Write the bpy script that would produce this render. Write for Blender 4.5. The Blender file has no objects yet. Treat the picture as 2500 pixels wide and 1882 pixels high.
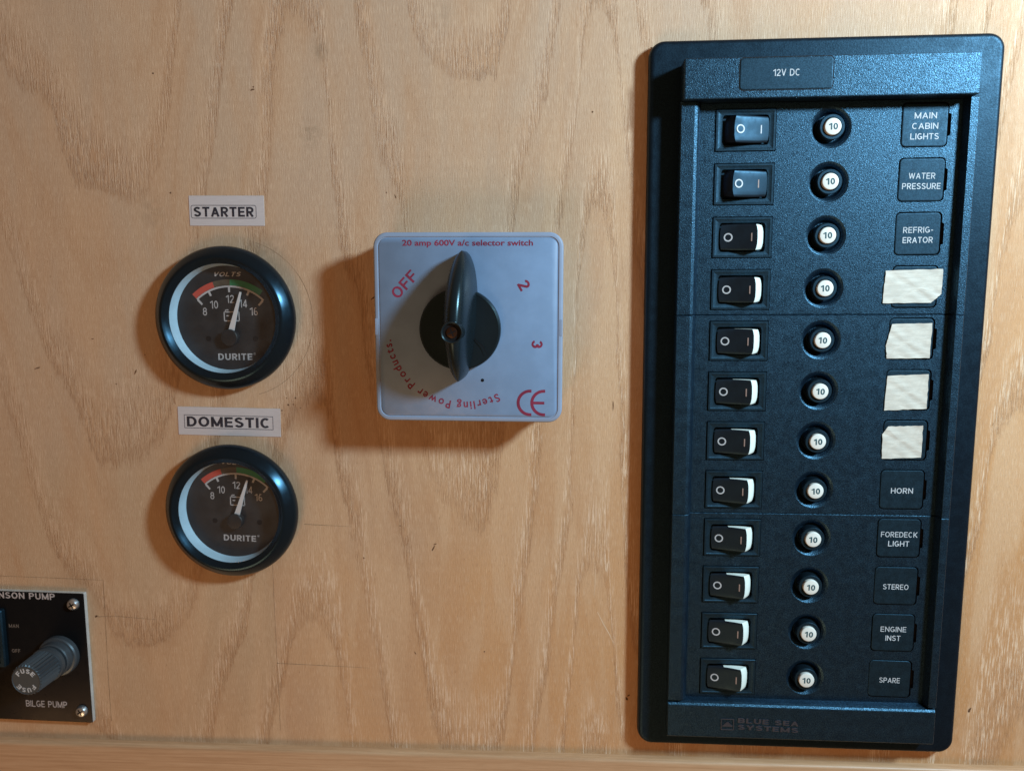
import bpy, bmesh, math, random
from mathutils import Matrix, Vector
from mathutils.geometry import tessellate_polygon
random.seed(7)
S = 0.001                      # the script is written in millimetres: u right, v up, w out of the wall
C = bpy.context.scene.collection
scene = bpy.context.scene

# ------------------------------------------------------------------ camera
def R3(rx, ry, rz):
    return Matrix.Rotation(rz, 3, 'Z') @ Matrix.Rotation(ry, 3, 'Y') @ Matrix.Rotation(rx, 3, 'X')
CAMP = (6.0667, 24.8023, 316.2583)
M = R3(-0.1407, 0.0682, -0.0058)
F = Matrix(((1, 0, 0), (0, 0, -1), (0, 1, 0)))     # (u,v,w) -> (x,y,z)
cam_d = bpy.data.cameras.new('camera'); cam = bpy.data.objects.new('camera', cam_d); C.objects.link(cam)
cam.matrix_world = Matrix.Translation(F @ Vector(CAMP) * S) @ (F @ M).to_4x4()
cam_d.sensor_width = 36; cam_d.lens = 28.48; cam_d.clip_start = 0.01; cam_d.clip_end = 20
cam_d.dof.use_dof = True; cam_d.dof.focus_distance = 0.30; cam_d.dof.aperture_fstop = 14
scene.camera = cam

# ------------------------------------------------------------------ world, lamps, exposure
world = bpy.data.worlds.new('World'); scene.world = world; world.use_nodes = True
bg = world.node_tree.nodes['Background']
bg.inputs[0].default_value = (1.0, 0.50, 0.25, 1); bg.inputs[1].default_value = 0.185
def lamp(name, loc, target, size, power, col, shape='DISK', sy=None):
    l = bpy.data.lights.new(name, 'AREA'); l.shape = shape; l.size = size*S
    if sy: l.size_y = sy*S
    l.energy = power; l.color = col
    o = bpy.data.objects.new(name, l); C.objects.link(o)
    p = F @ Vector(loc)*S; t = F @ Vector(target)*S
    o.location = p; o.rotation_euler = (t-p).to_track_quat('-Z', 'Y').to_euler()
    return o
lamp('cool_led_lamp', (376, 225, 305), (20, 60, 0), 72, 4.9, (0.61, 0.80, 0.91))
lamp('warm_fill_lamp', (-800, -1820, 1750), (0, -60, 0), 1150, 17.0, (1.0, 0.55, 0.27))  # added large fill disc standing in for the warm ambient light
vs = scene.view_settings; vs.view_transform = 'Standard'; vs.look = 'None'; vs.exposure = 0; vs.gamma = 1

# ------------------------------------------------------------------ material helpers
class NT:
    def __init__(s, name):
        s.m = bpy.data.materials.new(name); s.m.use_nodes = True
        s.t = s.m.node_tree; s.p = s.t.nodes['Principled BSDF']
    def n(s, kind, **kw):
        x = s.t.nodes.new(kind)
        for k, v in kw.items(): setattr(x, k, v)
        return x
    def l(s, a, b): s.t.links.new(a, b)
    def inp(s, sock, v):
        if v is None: return
        if hasattr(v, 'is_linked'): s.l(v, sock)
        else: sock.default_value = v
    def math(s, op, a, b=None, c=None, clamp=False):
        x = s.n('ShaderNodeMath', operation=op); x.use_clamp = clamp
        s.inp(x.inputs[0], a); s.inp(x.inputs[1], b); s.inp(x.inputs[2], c)
        return x.outputs[0]
    def vmath(s, op, a, b):
        x = s.n('ShaderNodeVectorMath', operation=op); s.inp(x.inputs[0], a); s.inp(x.inputs[1], b)
        return x.outputs[0]
    def coord(s, sc=(1000, 1000, 1000), kind='Object'):
        t = s.n('ShaderNodeTexCoord'); return s.vmath('MULTIPLY', t.outputs[kind], sc)
    def noise(s, vec, scale, detail=3, rough=0.55, dist=0):
        x = s.n('ShaderNodeTexNoise'); s.inp(x.inputs['Vector'], vec)
        x.inputs['Scale'].default_value = scale; x.inputs['Detail'].default_value = detail
        x.inputs['Roughness'].default_value = rough; x.inputs['Distortion'].default_value = dist
        return x.outputs['Fac']
    def ramp(s, fac, stops):
        x = s.n('ShaderNodeValToRGB'); s.inp(x.inputs[0], fac); e = x.color_ramp.elements
        while len(e) < len(stops): e.new(0.5)
        for el, (p, c) in zip(e, stops):
            el.position = p; el.color = c if len(c) == 4 else (*c, 1)
        return x.outputs[0]
    def mapr(s, v, a, b, c=0, d=1):
        x = s.n('ShaderNodeMapRange', interpolation_type='SMOOTHSTEP'); s.inp(x.inputs[0], v)
        for i, q in enumerate((a, b, c, d)): x.inputs[i+1].default_value = q
        return x.outputs[0]
    def mix(s, fac, a, b, mode='MIX'):
        x = s.n('ShaderNodeMix', data_type='RGBA', blend_type=mode); s.inp(x.inputs[0], fac)
        s.inp(x.inputs[6], a if hasattr(a, 'is_linked') else (*a, 1)); s.inp(x.inputs[7], b if hasattr(b, 'is_linked') else (*b, 1))
        return x.outputs[2]
    def bump(s, h, strength, dist):
        x = s.n('ShaderNodeBump'); x.inputs['Strength'].default_value = strength; x.inputs['Distance'].default_value = dist
        s.l(h, x.inputs['Height']); s.l(x.outputs[0], s.p.inputs['Normal'])
def plastic(name, col, rough, spec=0.5, bscale=0, bstr=0.0, bdist=0.0001, dust=0.0, var=0.0, metallic=0, coat=0, tint=None, speck=0, ior=1.5):
    m = NT(name); p = m.p
    p.inputs['Roughness'].default_value = rough; p.inputs['Specular IOR Level'].default_value = spec
    p.inputs['IOR'].default_value = ior; p.inputs['Metallic'].default_value = metallic; p.inputs['Coat Weight'].default_value = coat
    p.inputs['Coat Roughness'].default_value = 0.15
    co = m.coord()
    big = m.noise(co, 0.12, 4)
    c = m.mix(m.mapr(big, 0.35, 0.7), tuple(x*(1-var) for x in col), tuple(min(1, x*(1+var)) for x in col))
    if dust:
        d = m.noise(co, 2.2, 2, 0.6); k = m.mapr(d, 0.70, 0.80, 0, dust)
        c = m.mix(k, c, (0.35, 0.36, 0.38))
    m.l(c, p.inputs['Base Color'])
    m.l(m.mapr(m.noise(co, 0.3, 3), 0.3, 0.7, rough*0.9, min(1, rough*1.12)), p.inputs['Roughness'])
    if tint: p.inputs['Specular Tint'].default_value = (*tint, 1)
    if speck: m.l(m.mapr(m.noise(co, 3.4, 2, 0.7), 0.40, 0.62, spec*(1-speck), spec*(1+speck)), p.inputs['Specular IOR Level'])
    if bscale: m.bump(m.noise(co, bscale, 1.5, 0.5), bstr, bdist)
    return m.m

BLUE = (0.25, 0.64, 1.0)
BLACKTEX = plastic('black_grained_plastic', (0.002, 0.005, 0.011), 0.42, 0.68, 3.0, 0.7, 0.00014, 0.14, tint=BLUE, speck=0.6, ior=1.72)
BLACKPLATE = plastic('black_satin_plastic', (0.003, 0.005, 0.009), 0.44, 0.42, 1.6, 0.3, 0.0001, 0.04, tint=BLUE, speck=0.3, ior=1.55)
BLACKSM = plastic('black_smooth_plastic', (0.004, 0.008, 0.012), 0.50, 0.55, 3.5, 0.3, 0.00005, 0.03, tint=BLUE, speck=0.3, ior=1.6)
BLACKGL = plastic('black_gloss_plastic', (0.006, 0.008, 0.011), 0.24, 0.5, 0, 0, 0, 0.05, tint=BLUE)
ROCKER = plastic('rocker_black_plastic', (0.007, 0.008, 0.011), 0.44, 0.5, 3.0, 0.15, 0.00005, 0.02, tint=BLUE)
DARK = plastic('recess_black', (0.004, 0.004, 0.005), 0.7, 0.2)
WHITE = plastic('white_plastic', (0.72, 0.84, 0.80), 0.4, 0.4, var=0.04)
BUTTON = plastic('ivory_button_plastic', (0.66, 0.72, 0.69), 0.4, 0.4, var=0.05)
PRINT = plastic('white_print', (0.46, 0.53, 0.58), 0.5, 0.3, var=0.12)
PRINTG = plastic('grey_print', (0.42, 0.42, 0.44), 0.5, 0.3, var=0.1)
PRINTDIM = plastic('dim_print', (0.14, 0.13, 0.12), 0.5, 0.3, var=0.1)
IMARK = plastic('brown_mark', (0.30, 0.24, 0.22), 0.5, 0.3, var=0.1)  # brown-grey print for the I marks
NUMINK = plastic('dark_teal_ink', (0.03, 0.09, 0.11), 0.5, 0.3)
BLACKINK = plastic('black_ink', (0.03, 0.03, 0.04), 0.6, 0.2, var=0.3)
REDINK = plastic('red_ink', (0.20, 0.028, 0.062), 0.5, 0.25, var=0.15)
GREYPL = plastic('grey_blue_plastic', (0.165, 0.27, 0.43), 0.42, 0.4, 1.5, 0.10, 0.00006, 0.25, 0.05)
GREYBODY = plastic('grey_body_plastic', (0.23, 0.31, 0.44), 0.45, 0.4, 1.5, 0.08, 0.00005, 0.0, 0.03)
KNOB = plastic('charcoal_knob_plastic', (0.007, 0.012, 0.016), 0.26, 0.45, 1.8, 0.15, 0.00008, 0.05, tint=(0.5, 0.85, 1.0))
STEEL = plastic('zinc_steel', (0.46, 0.54, 0.60), 0.30, 0.5, 0.8, 0.2, 0.0001, 0, 0.2, 0.9)
ALU = plastic('aluminium_edge', (0.55, 0.58, 0.58), 0.45, 0.5, 0.8, 0.2, 0.0001, 0, 0.1, 0.3)
REDBAND = plastic('dial_red', (0.45, 0.075, 0.055), 0.6, 0.2, var=0.1)
GREENBAND = plastic('dial_green', (0.035, 0.20, 0.09), 0.6, 0.2, var=0.1)
FADEBAND = plastic('dial_faded_band', (0.09, 0.075, 0.055), 0.6, 0.2, var=0.2)
DIAL = plastic('dial_black', (0.013, 0.017, 0.021), 0.5, 0.4, 0.8, 0.1, 0.00005, 0.0, 0.2)
LINER = plastic('pale_liner', (0.46, 0.66, 0.80), 0.35, 0.5, var=0.08)
PENCIL = plastic('pencil_line', (0.27, 0.19, 0.12), 0.7, 0.1, var=0.3)
NICK = plastic('nick_brown', (0.12, 0.065, 0.035), 0.8, 0.1, var=0.3)
SCRATCH = plastic('pale_scratch', (0.70, 0.55, 0.38), 0.7, 0.1, var=0.1)

def glass_mat():
    m = NT('gauge_glass'); t = m.t; t.nodes.remove(m.p)
    tr = m.n('ShaderNodeBsdfTransparent'); tr.inputs[0].default_value = (0.93, 0.95, 0.95, 1)
    gl = m.n('ShaderNodeBsdfGlossy'); gl.inputs['Roughness'].default_value = 0.06
    lw = m.n('ShaderNodeLayerWeight'); lw.inputs[0].default_value = 0.5
    fr = m.math('ADD', m.math('MULTIPLY', m.math('POWER', lw.outputs['Facing'], 5), 0.9), 0.04)
    df = m.n('ShaderNodeBsdfDiffuse'); df.inputs[0].default_value = (0.5, 0.5, 0.5, 1)
    mx = m.n('ShaderNodeMixShader'); m.l(fr, mx.inputs[0]); m.l(tr.outputs[0], mx.inputs[1]); m.l(gl.outputs[0], mx.inputs[2])
    haze = m.mapr(m.noise(m.coord(), 0.10, 3), 0.35, 0.7, 0.008, 0.03)      # faint patchy diffuse haze over the glass
    m2 = m.n('ShaderNodeMixShader'); m.l(haze, m2.inputs[0]); m.l(mx.outputs[0], m2.inputs[1]); m.l(df.outputs[0], m2.inputs[2])
    m.l(m2.outputs[0], t.nodes['Material Output'].inputs['Surface'])
    return m.m
GLASS = glass_mat()

def paper(name, col, streak, tape=False):
    m = NT(name); co = m.coord(); p = m.p
    st = m.noise(m.vmath('MULTIPLY', co, (0.16, 1, 0.75)), 1.0, 4, 0.62, 0.3) if tape else m.noise(m.vmath('MULTIPLY', co, (0.25, 1, 2.2)), 1.0, 4, 0.6)
    c = m.mix(m.mapr(st, 0.35, 0.72), tuple(x*(1-streak) for x in col), col)
    m.l(c, p.inputs['Base Color']); p.inputs['Roughness'].default_value = 0.55 if tape else 0.7
    p.inputs['Specular IOR Level'].default_value = 0.35
    if tape: m.bump(st, 0.5, 0.0002)
    else: m.bump(m.noise(co, 1.5, 3), 0.15, 0.0001)
    return m.m
TAPE = paper('masking_tape', (0.60, 0.61, 0.545), 0.2, True)
LABELPAPER = paper('white_label_paper', (0.50, 0.485, 0.50), 0.07)

def ply():
    m = NT('birch_plywood'); p = m.p
    co = m.coord(); sep = m.n('ShaderNodeSeparateXYZ'); m.l(co, sep.inputs[0])
    x, z = sep.outputs['X'], sep.outputs['Z']
    stretch = m.vmath('MULTIPLY', co, (1, 1, 0.16))
    warp = m.math('MULTIPLY', m.math('SUBTRACT', m.noise(stretch, 0.045, 3, 0.5), 0.5), 17)
    xw = m.math('ADD', x, m.math('MULTIPLY', m.math('SUBTRACT', m.noise(stretch, 0.11, 3, 0.6), 0.5), 9))
    fine = m.math('MULTIPLY', m.math('SUBTRACT', m.noise(m.vmath('MULTIPLY', co, (1, 1, 0.5)), 0.35, 3, 0.6), 0.5), 9)
    # shape of the growth-ring arches across the sheet
    cv = m.n('ShaderNodeFloatCurve'); m.l(m.mapr_lin(xw, -260, 220) if hasattr(m, 'mapr_lin') else m.math('DIVIDE', m.math('ADD', xw, 260), 480), cv.inputs['Value'])
    pts = [(-260, 30), (-235, 10), (-200, -60), (-168, -125), (-140, -60), (-112, 70), (-98, 115), (-84, 60), (-60, -60), (-38, -120), (-12, -40),
           (8, 80), (17, 150), (26, 80), (50, -60), (90, -140), (130, -60), (165, 120), (176, 170), (200, 90), (220, -20)]
    cur = cv.mapping.curves[0]
    while len(cur.points) < len(pts): cur.points.new(0.5, 0.5)
    for q, (a, b) in zip(cur.points, pts): q.location = ((a+260)/480, (b+200)/400); q.handle_type = 'AUTO'
    cv.mapping.update()
    Y = m.math('MULTIPLY', m.math('SUBTRACT', cv.outputs[0], 0.5), 400)
    ph = m.math('DIVIDE', m.math('ADD', m.math('ADD', m.math('SUBTRACT', z, Y), warp), fine), 102)
    ph = m.math('ADD', ph, m.math('MULTIPLY', m.noise(m.vmath('MULTIPLY', co, (1, 1, 0.3)), 0.012, 1), 2.5))
    # pore dashes: long thin vertical flecks
    dash = m.noise(m.vmath('MULTIPLY', co, (2.6, 1, 0.16)), 1.0, 3, 0.65)
    dash2 = m.noise(m.vmath('MULTIPLY', co, (5.5, 1, 0.40)), 1.0, 2, 0.6)
    broad = m.noise(m.vmath('MULTIPLY', co, (0.05, 1, 0.012)), 1.0, 3, 0.6, 0.4)
    blot = m.noise(m.vmath('MULTIPLY', co, (0.02, 1, 0.014)), 1.0, 4, 0.6)
    fr = m.math('FRACT', m.math('ADD', ph, m.math('MULTIPLY', m.math('SUBTRACT', dash, 0.5), 0.20)))
    fr2 = m.math('FRACT', m.math('ADD', m.math('MULTIPLY', ph, 2.3), m.math('MULTIPLY', m.math('SUBTRACT', dash, 0.5), 0.5)))
    band = m.math('MULTIPLY', m.mapr(fr, 0.02, 0.07), m.mapr(fr, 0.12, 0.36, 1, 0))
    edge = m.math('MULTIPLY', m.mapr(fr, 0.02, 0.05), m.mapr(fr, 0.05, 0.10, 1, 0))
    band2 = m.math('MULTIPLY', m.mapr(fr2, 0.1, 0.3), m.mapr(fr2, 0.32, 0.6, 1, 0))
    # upper left of the sheet is greyer and paler, lower right a warmer orange; partly light put into the colour
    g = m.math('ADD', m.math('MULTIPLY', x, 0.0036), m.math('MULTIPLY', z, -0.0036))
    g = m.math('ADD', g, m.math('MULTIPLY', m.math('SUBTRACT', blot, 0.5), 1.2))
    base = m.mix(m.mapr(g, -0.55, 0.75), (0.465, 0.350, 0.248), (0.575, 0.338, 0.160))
    base = m.mix(m.mapr(g, 0.35, 1.1), base, (0.50, 0.275, 0.118))  # deeper orange albedo tones down the strong key light at lower right
    # veneer joint: the sheet left of it is paler
    jn = m.math('ADD', x, m.math('MULTIPLY', m.math('SUBTRACT', m.noise(m.vmath('MULTIPLY', co, (0.0, 1, 0.06)), 1.0, 2), 0.5), 1.6))
    jl = m.math('MULTIPLY', m.mapr(jn, -117.0, -116.4, 1, 0), m.mapr(z, -70, -30, 1, 0.25))
    base = m.mix(m.math('MULTIPLY', jl, 0.75), base, (0.47, 0.34, 0.21))
    base = m.mix(m.mapr(broad, 0.35, 0.7, 0, 0.5), base, (0.50, 0.30, 0.16))
    wide = m.noise(m.vmath('MULTIPLY', m.vmath('ADD', co, (90, 0, 40)), (0.075, 1, 0.011)), 1.0, 3, 0.6, 0.6)
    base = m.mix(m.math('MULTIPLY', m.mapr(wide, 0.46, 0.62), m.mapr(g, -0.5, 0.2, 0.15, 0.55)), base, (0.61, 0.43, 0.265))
    pa = m.noise(m.vmath('MULTIPLY', co, (2.1, 1, 0.12)), 1.0, 3, 0.62)
    pb = m.noise(m.vmath('MULTIPLY', m.vmath('ADD', co, (31, 0, 17)), (1.9, 1, 0.10)), 1.0, 3, 0.62)
    str_ = m.mapr(m.noise(m.vmath('MULTIPLY', co, (0.03, 1, 0.02)), 1.0, 2), 0.35, 0.65, 0.45, 1.0)
    band = m.math('MULTIPLY', band, str_)
    c = m.mix(m.math('MULTIPLY', band, m.mapr(g, -0.5, 0.4, 0.34, 0.55)), base, (0.485, 0.27, 0.130))
    c = m.mix(m.math('MULTIPLY', m.math('MULTIPLY', band, m.mapr(pa, 0.47, 0.60)), m.mapr(g, -0.4, 0.3, 0.52, 0.14)), c, (0.27, 0.15, 0.075))
    c = m.mix(m.math('MULTIPLY', m.math('MULTIPLY', edge, str_), m.mapr(g, -0.4, 0.3, 0.36, 0.05)), c, (0.27, 0.15, 0.075))
    lw_ = m.math('MULTIPLY', m.mapr(fr, 0.05, 0.16), m.mapr(fr, 0.24, 0.50, 1, 0))
    c = m.mix(m.math('MULTIPLY', m.math('MULTIPLY', lw_, m.mapr(pb, 0.50, 0.60)), m.mapr(g, -0.4, 0.4, 0.40, 0.95)), c, (0.76, 0.60, 0.43))
    c = m.mix(m.math('MULTIPLY', m.math('MULTIPLY', band2, m.mapr(broad, 0.4, 0.6)), m.mapr(g, -0.4, 0.4, 0.24, 0.10)), c, (0.38, 0.215, 0.11))
    # overall vertical fibre, stronger inside the bands
    fib = m.mapr(dash2, 0.40, 0.61)
    c = m.mix(m.math('MULTIPLY', fib, m.math('ADD', m.math('MULTIPLY', band, 0.2), 0.27)), c, (0.36, 0.215, 0.125))
    fl = m.mapr(m.noise(m.vmath('MULTIPLY', co, (4.2, 1, 0.18)), 1.3, 2, 0.6), 0.53, 0.64)
    c = m.mix(m.math('MULTIPLY', fl, 0.36), c, (0.70, 0.55, 0.39))
    # sparse short dark pores
    po = m.noise(m.vmath('MULTIPLY', co, (3.0, 1, 0.5)), 0.9, 1, 0.4)
    c = m.mix(m.mapr(po, 0.71, 0.78, 0, 0.6), c, (0.20, 0.11, 0.05))
    # soft smudges of dirt
    for sx, sz, r, k in ((-113, 31, 13, .30), (-138, 27, 9, .22), (-88, 108, 5, .45), (-93, 78, 6, .35), (-158, 48, 8, .25), (-41, 120, 7, .15)):
        d = m.math('SQRT', m.math('ADD', m.math('POWER', m.math('SUBTRACT', x, sx), 2), m.math('MULTIPLY', m.math('POWER', m.math('SUBTRACT', z, sz), 2), 0.6)))
        k_ = m.math('MULTIPLY', m.mapr(d, 0, r, k, 0), m.mapr(m.noise(co, 0.3, 3), 0.35, 0.6))
        c = m.mix(k_, c, (0.17, 0.125, 0.08))
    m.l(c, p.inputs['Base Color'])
    p.inputs['Specular IOR Level'].default_value = 0.35
    m.l(m.mapr(dash, 0.3, 0.7, 0.42, 0.62), p.inputs['Roughness'])
    h = m.math('ADD', m.math('MULTIPLY', dash2, 0.6), m.math('ADD', dash, m.math('MULTIPLY', m.math('MULTIPLY', band, m.mapr(pa, 0.47, 0.60)), -1.2)))
    m.bump(h, 0.6, 0.0002)
    return m.m
PLY = ply()
def batten_mat():
    m = NT('pine_batten'); p = m.p; co = m.coord()
    a = m.noise(m.vmath('MULTIPLY', co, (0.018, 1, 1.1)), 1.0, 4, 0.6, 0.3)
    b = m.noise(m.vmath('MULTIPLY', co, (0.12, 1, 4.0)), 1.0, 3, 0.6)
    c = m.ramp(a, [(0.3, (0.40, 0.235, 0.125)), (0.5, (0.50, 0.31, 0.175)), (0.7, (0.56, 0.37, 0.22))])
    c = m.mix(m.mapr(b, 0.35, 0.75, 0, 0.35), c, (0.33, 0.185, 0.09))
    m.l(c, p.inputs['Base Color']); p.inputs['Roughness'].default_value = 0.42
    m.bump(b, 0.3, 0.00012)
    return m.m
BATTEN = batten_mat()

# ------------------------------------------------------------------ mesh helpers
def link(name, bm, mats, parent=None, loc=(0, 0, 0), rot=0, smooth=False, merge=True):
    if merge: bmesh.ops.remove_doubles(bm, verts=bm.verts, dist=1e-4)
    bmesh.ops.recalc_face_normals(bm, faces=bm.faces)
    for v in bm.verts: v.co = F @ v.co * S
    me = bpy.data.meshes.new(name); bm.to_mesh(me); bm.free()
    for m in (mats if isinstance(mats, (list, tuple)) else [mats]): me.materials.append(m)
    if smooth:
        me.polygons.foreach_set('use_smooth', [True]*len(me.polygons))
        try: me.set_sharp_from_angle(angle=math.radians(smooth if smooth > 1 else 35))
        except Exception: pass
    return put(name, me, parent, loc, rot)
def put(name, me, parent=None, loc=(0, 0, 0), rot=0):
    o = bpy.data.objects.new(name, me); C.objects.link(o)
    o.location = F @ Vector(loc)*S; o.rotation_euler = (0, -rot, 0)
    if parent: o.parent = parent
    return o
def thing(name, label, cat, loc, rot=0, group=None):
    o = put(name, None, None, loc, rot); o.empty_display_size = 0.01
    return tag(o, label, cat, group)
def tag(o, label, cat, group=None):
    o['label'] = label; o['category'] = cat
    if group: o['group'] = group
    return o
def rr(w, h, r, n=5, cx=0, cy=0):
    r = max(r, 1e-3); out = []
    for qx, qy, a0 in ((1, 1, 0), (-1, 1, 90), (-1, -1, 180), (1, -1, 270)):
        for i in range(n+1):
            a = math.radians(a0+90*i/n)
            out.append((cx+qx*(w/2-r)+r*math.cos(a), cy+qy*(h/2-r)+r*math.sin(a)))
    return out
def circ(r, n=48, cx=0, cy=0, a0=0):
    return [(cx+r*math.cos(a0+2*math.pi*i/n), cy+r*math.sin(a0+2*math.pi*i/n)) for i in range(n)]
def loft(bm, rings, cap0=False, cap1=True, mat=0, cmat=None):
    """rings: list of (outline, w)"""
    vr = [[bm.verts.new((x, y, w)) for x, y in o] for o, w in rings]
    n = len(vr[0])
    for a, b in zip(vr, vr[1:]):
        for i in range(n):
            f = bm.faces.new((a[i], a[(i+1) % n], b[(i+1) % n], b[i])); f.material_index = mat
    if cap1: f = bm.faces.new(vr[-1]); f.material_index = mat if cmat is None else cmat
    if cap0: bm.faces.new(vr[0][::-1]).material_index = mat
    return vr
def rrp(bm, w, h, r, prof, n=5, cx=0, cy=0, cap1=True, cap0=False, mat=0):
    """prof: list of (inset, w)"""
    loft(bm, [(rr(w-2*i, h-2*i, max(r-i, 0.05), n, cx, cy), z) for i, z in prof], cap0, cap1, mat)
def lathe(bm, prof, n=64, cx=0, cy=0, cap1=True, cap0=False, mat=0):
    loft(bm, [(circ(max(r, 1e-3), n, cx, cy), z) for r, z in prof], cap0, cap1, mat)
def poly(bm, pts, w, mat=0):
    f = bm.faces.new([bm.verts.new((x, y, w)) for x, y in pts]); f.material_index = mat; return f
def slab(bm, pts, w0, w1, mat=0):
    loft(bm, [(pts, w0), (pts, w1)], False, True, mat)
def ribbon(bm, pts, wd, w, mat=0):
    """flat line of width wd through pts"""
    L, Rr = [], []
    for i, (x, y) in enumerate(pts):
        a = pts[max(i-1, 0)]; b = pts[min(i+1, len(pts)-1)]
        dx, dy = b[0]-a[0], b[1]-a[1]; d = math.hypot(dx, dy) or 1
        k = wd[i] if isinstance(wd, (list, tuple)) else wd
        L.append(bm.verts.new((x-dy/d*k/2, y+dx/d*k/2, w))); Rr.append(bm.verts.new((x+dy/d*k/2, y-dx/d*k/2, w)))
    for i in range(len(pts)-1):
        bm.faces.new((Rr[i], Rr[i+1], L[i+1], L[i])).material_index = mat
def arc(cx, cy, r, a0, a1, n=24):
    """degrees clockwise from up"""
    return [(cx+r*math.sin(math.radians(a0+(a1-a0)*i/n)), cy+r*math.cos(math.radians(a0+(a1-a0)*i/n))) for i in range(n+1)]
def ringband(bm, cx, cy, r0, r1, a0, a1, w, mat=0, n=20):
    A, B = arc(cx, cy, r0, a0, a1, n), arc(cx, cy, r1, a0, a1, n)
    for i in range(n):
        bm.faces.new([bm.verts.new((*q, w)) for q in (A[i], A[i+1], B[i+1], B[i])]).material_index = mat

_tc = {}
def glyphs(s, bold=0.0, spacing=1.0, ext=0.0, shear=0.0):
    """(verts, faces, bbox) of a line of text, capital height 1"""
    k = (s, bold, spacing, ext, shear)
    if k in _tc: return _tc[k]
    def make(txt, e):
        cu = bpy.data.curves.new('t', 'FONT'); cu.body = txt; cu.size = 1; cu.offset = bold; cu.space_character = spacing
        cu.extrude = e; cu.resolution_u = 4; cu.shear = shear
        o = bpy.data.objects.new('t', cu); C.objects.link(o)
        dg = bpy.context.evaluated_depsgraph_get(); me = bpy.data.meshes.new_from_object(o.evaluated_get(dg))
        v = [tuple(q.co) for q in me.vertices]; f = [tuple(q.vertices) for q in me.polygons]
        bpy.data.objects.remove(o); bpy.data.curves.remove(cu); bpy.data.meshes.remove(me)
        return v, f
    if 'H' not in _tc:
        v, f = make('H', 0); _tc['H'] = max(q[1] for q in v)-min(q[1] for q in v)
    v, f = make(s, ext)
    ch = _tc['H']; v = [(a/ch, b/ch, c) for a, b, c in v]
    x0, x1 = min(q[0] for q in v), max(q[0] for q in v)
    _tc[k] = (v, f, (x0, x1)); return _tc[k]
def text(bm, s, cx, cy, h, width=None, w=0.05, bold=0.0, rot=0.0, mat=0, ext=0.0, spacing=1.0, shear=0.0):
    """text centred on (cx, cy) with capital height h, optionally fitted to width"""
    v, f, (x0, x1) = glyphs(s, bold, spacing, 0.5 if ext else 0.0, shear)
    sx = width/(x1-x0) if width else h
    c, sn = math.cos(rot), math.sin(rot); vs_ = []
    for a, b, d in v:
        X = (a-(x0+x1)/2)*sx; Y = (b-0.5)*h
        vs_.append(bm.verts.new((cx+c*X-sn*Y, cy+sn*X+c*Y, w+(d*ext*2 if ext else 0))))
    for q in f:
        try: bm.faces.new([vs_[i] for i in q]).material_index = mat
        except ValueError: pass
def arctext(bm, s, cx, cy, r, a_mid, h, adv, w, bold=0.0, mat=0, flip=False, widths=None):
    """letters set round a circle; a_mid degrees clockwise from up; flip=False -> tops point outwards"""
    wd = []
    for ch in s:
        if ch == ' ': wd.append(0.55); continue
        _, _, (x0, x1) = glyphs(ch, bold); wd.append(x1-x0+0.28)
    tot = sum(wd); k = adv/tot; pos = -adv/2
    for ch, q in zip(s, wd):
        mid = pos+q*k/2; pos += q*k
        if ch == ' ': continue
        a = a_mid+math.degrees(mid/r)*(1 if not flip else -1)
        x = cx+r*math.sin(math.radians(a)); y = cy+r*math.cos(math.radians(a))
        text(bm, ch, x, y, h, (q-0.28)*k*0.98, w, bold, -math.radians(a)+(math.pi if flip else 0), mat)


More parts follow.
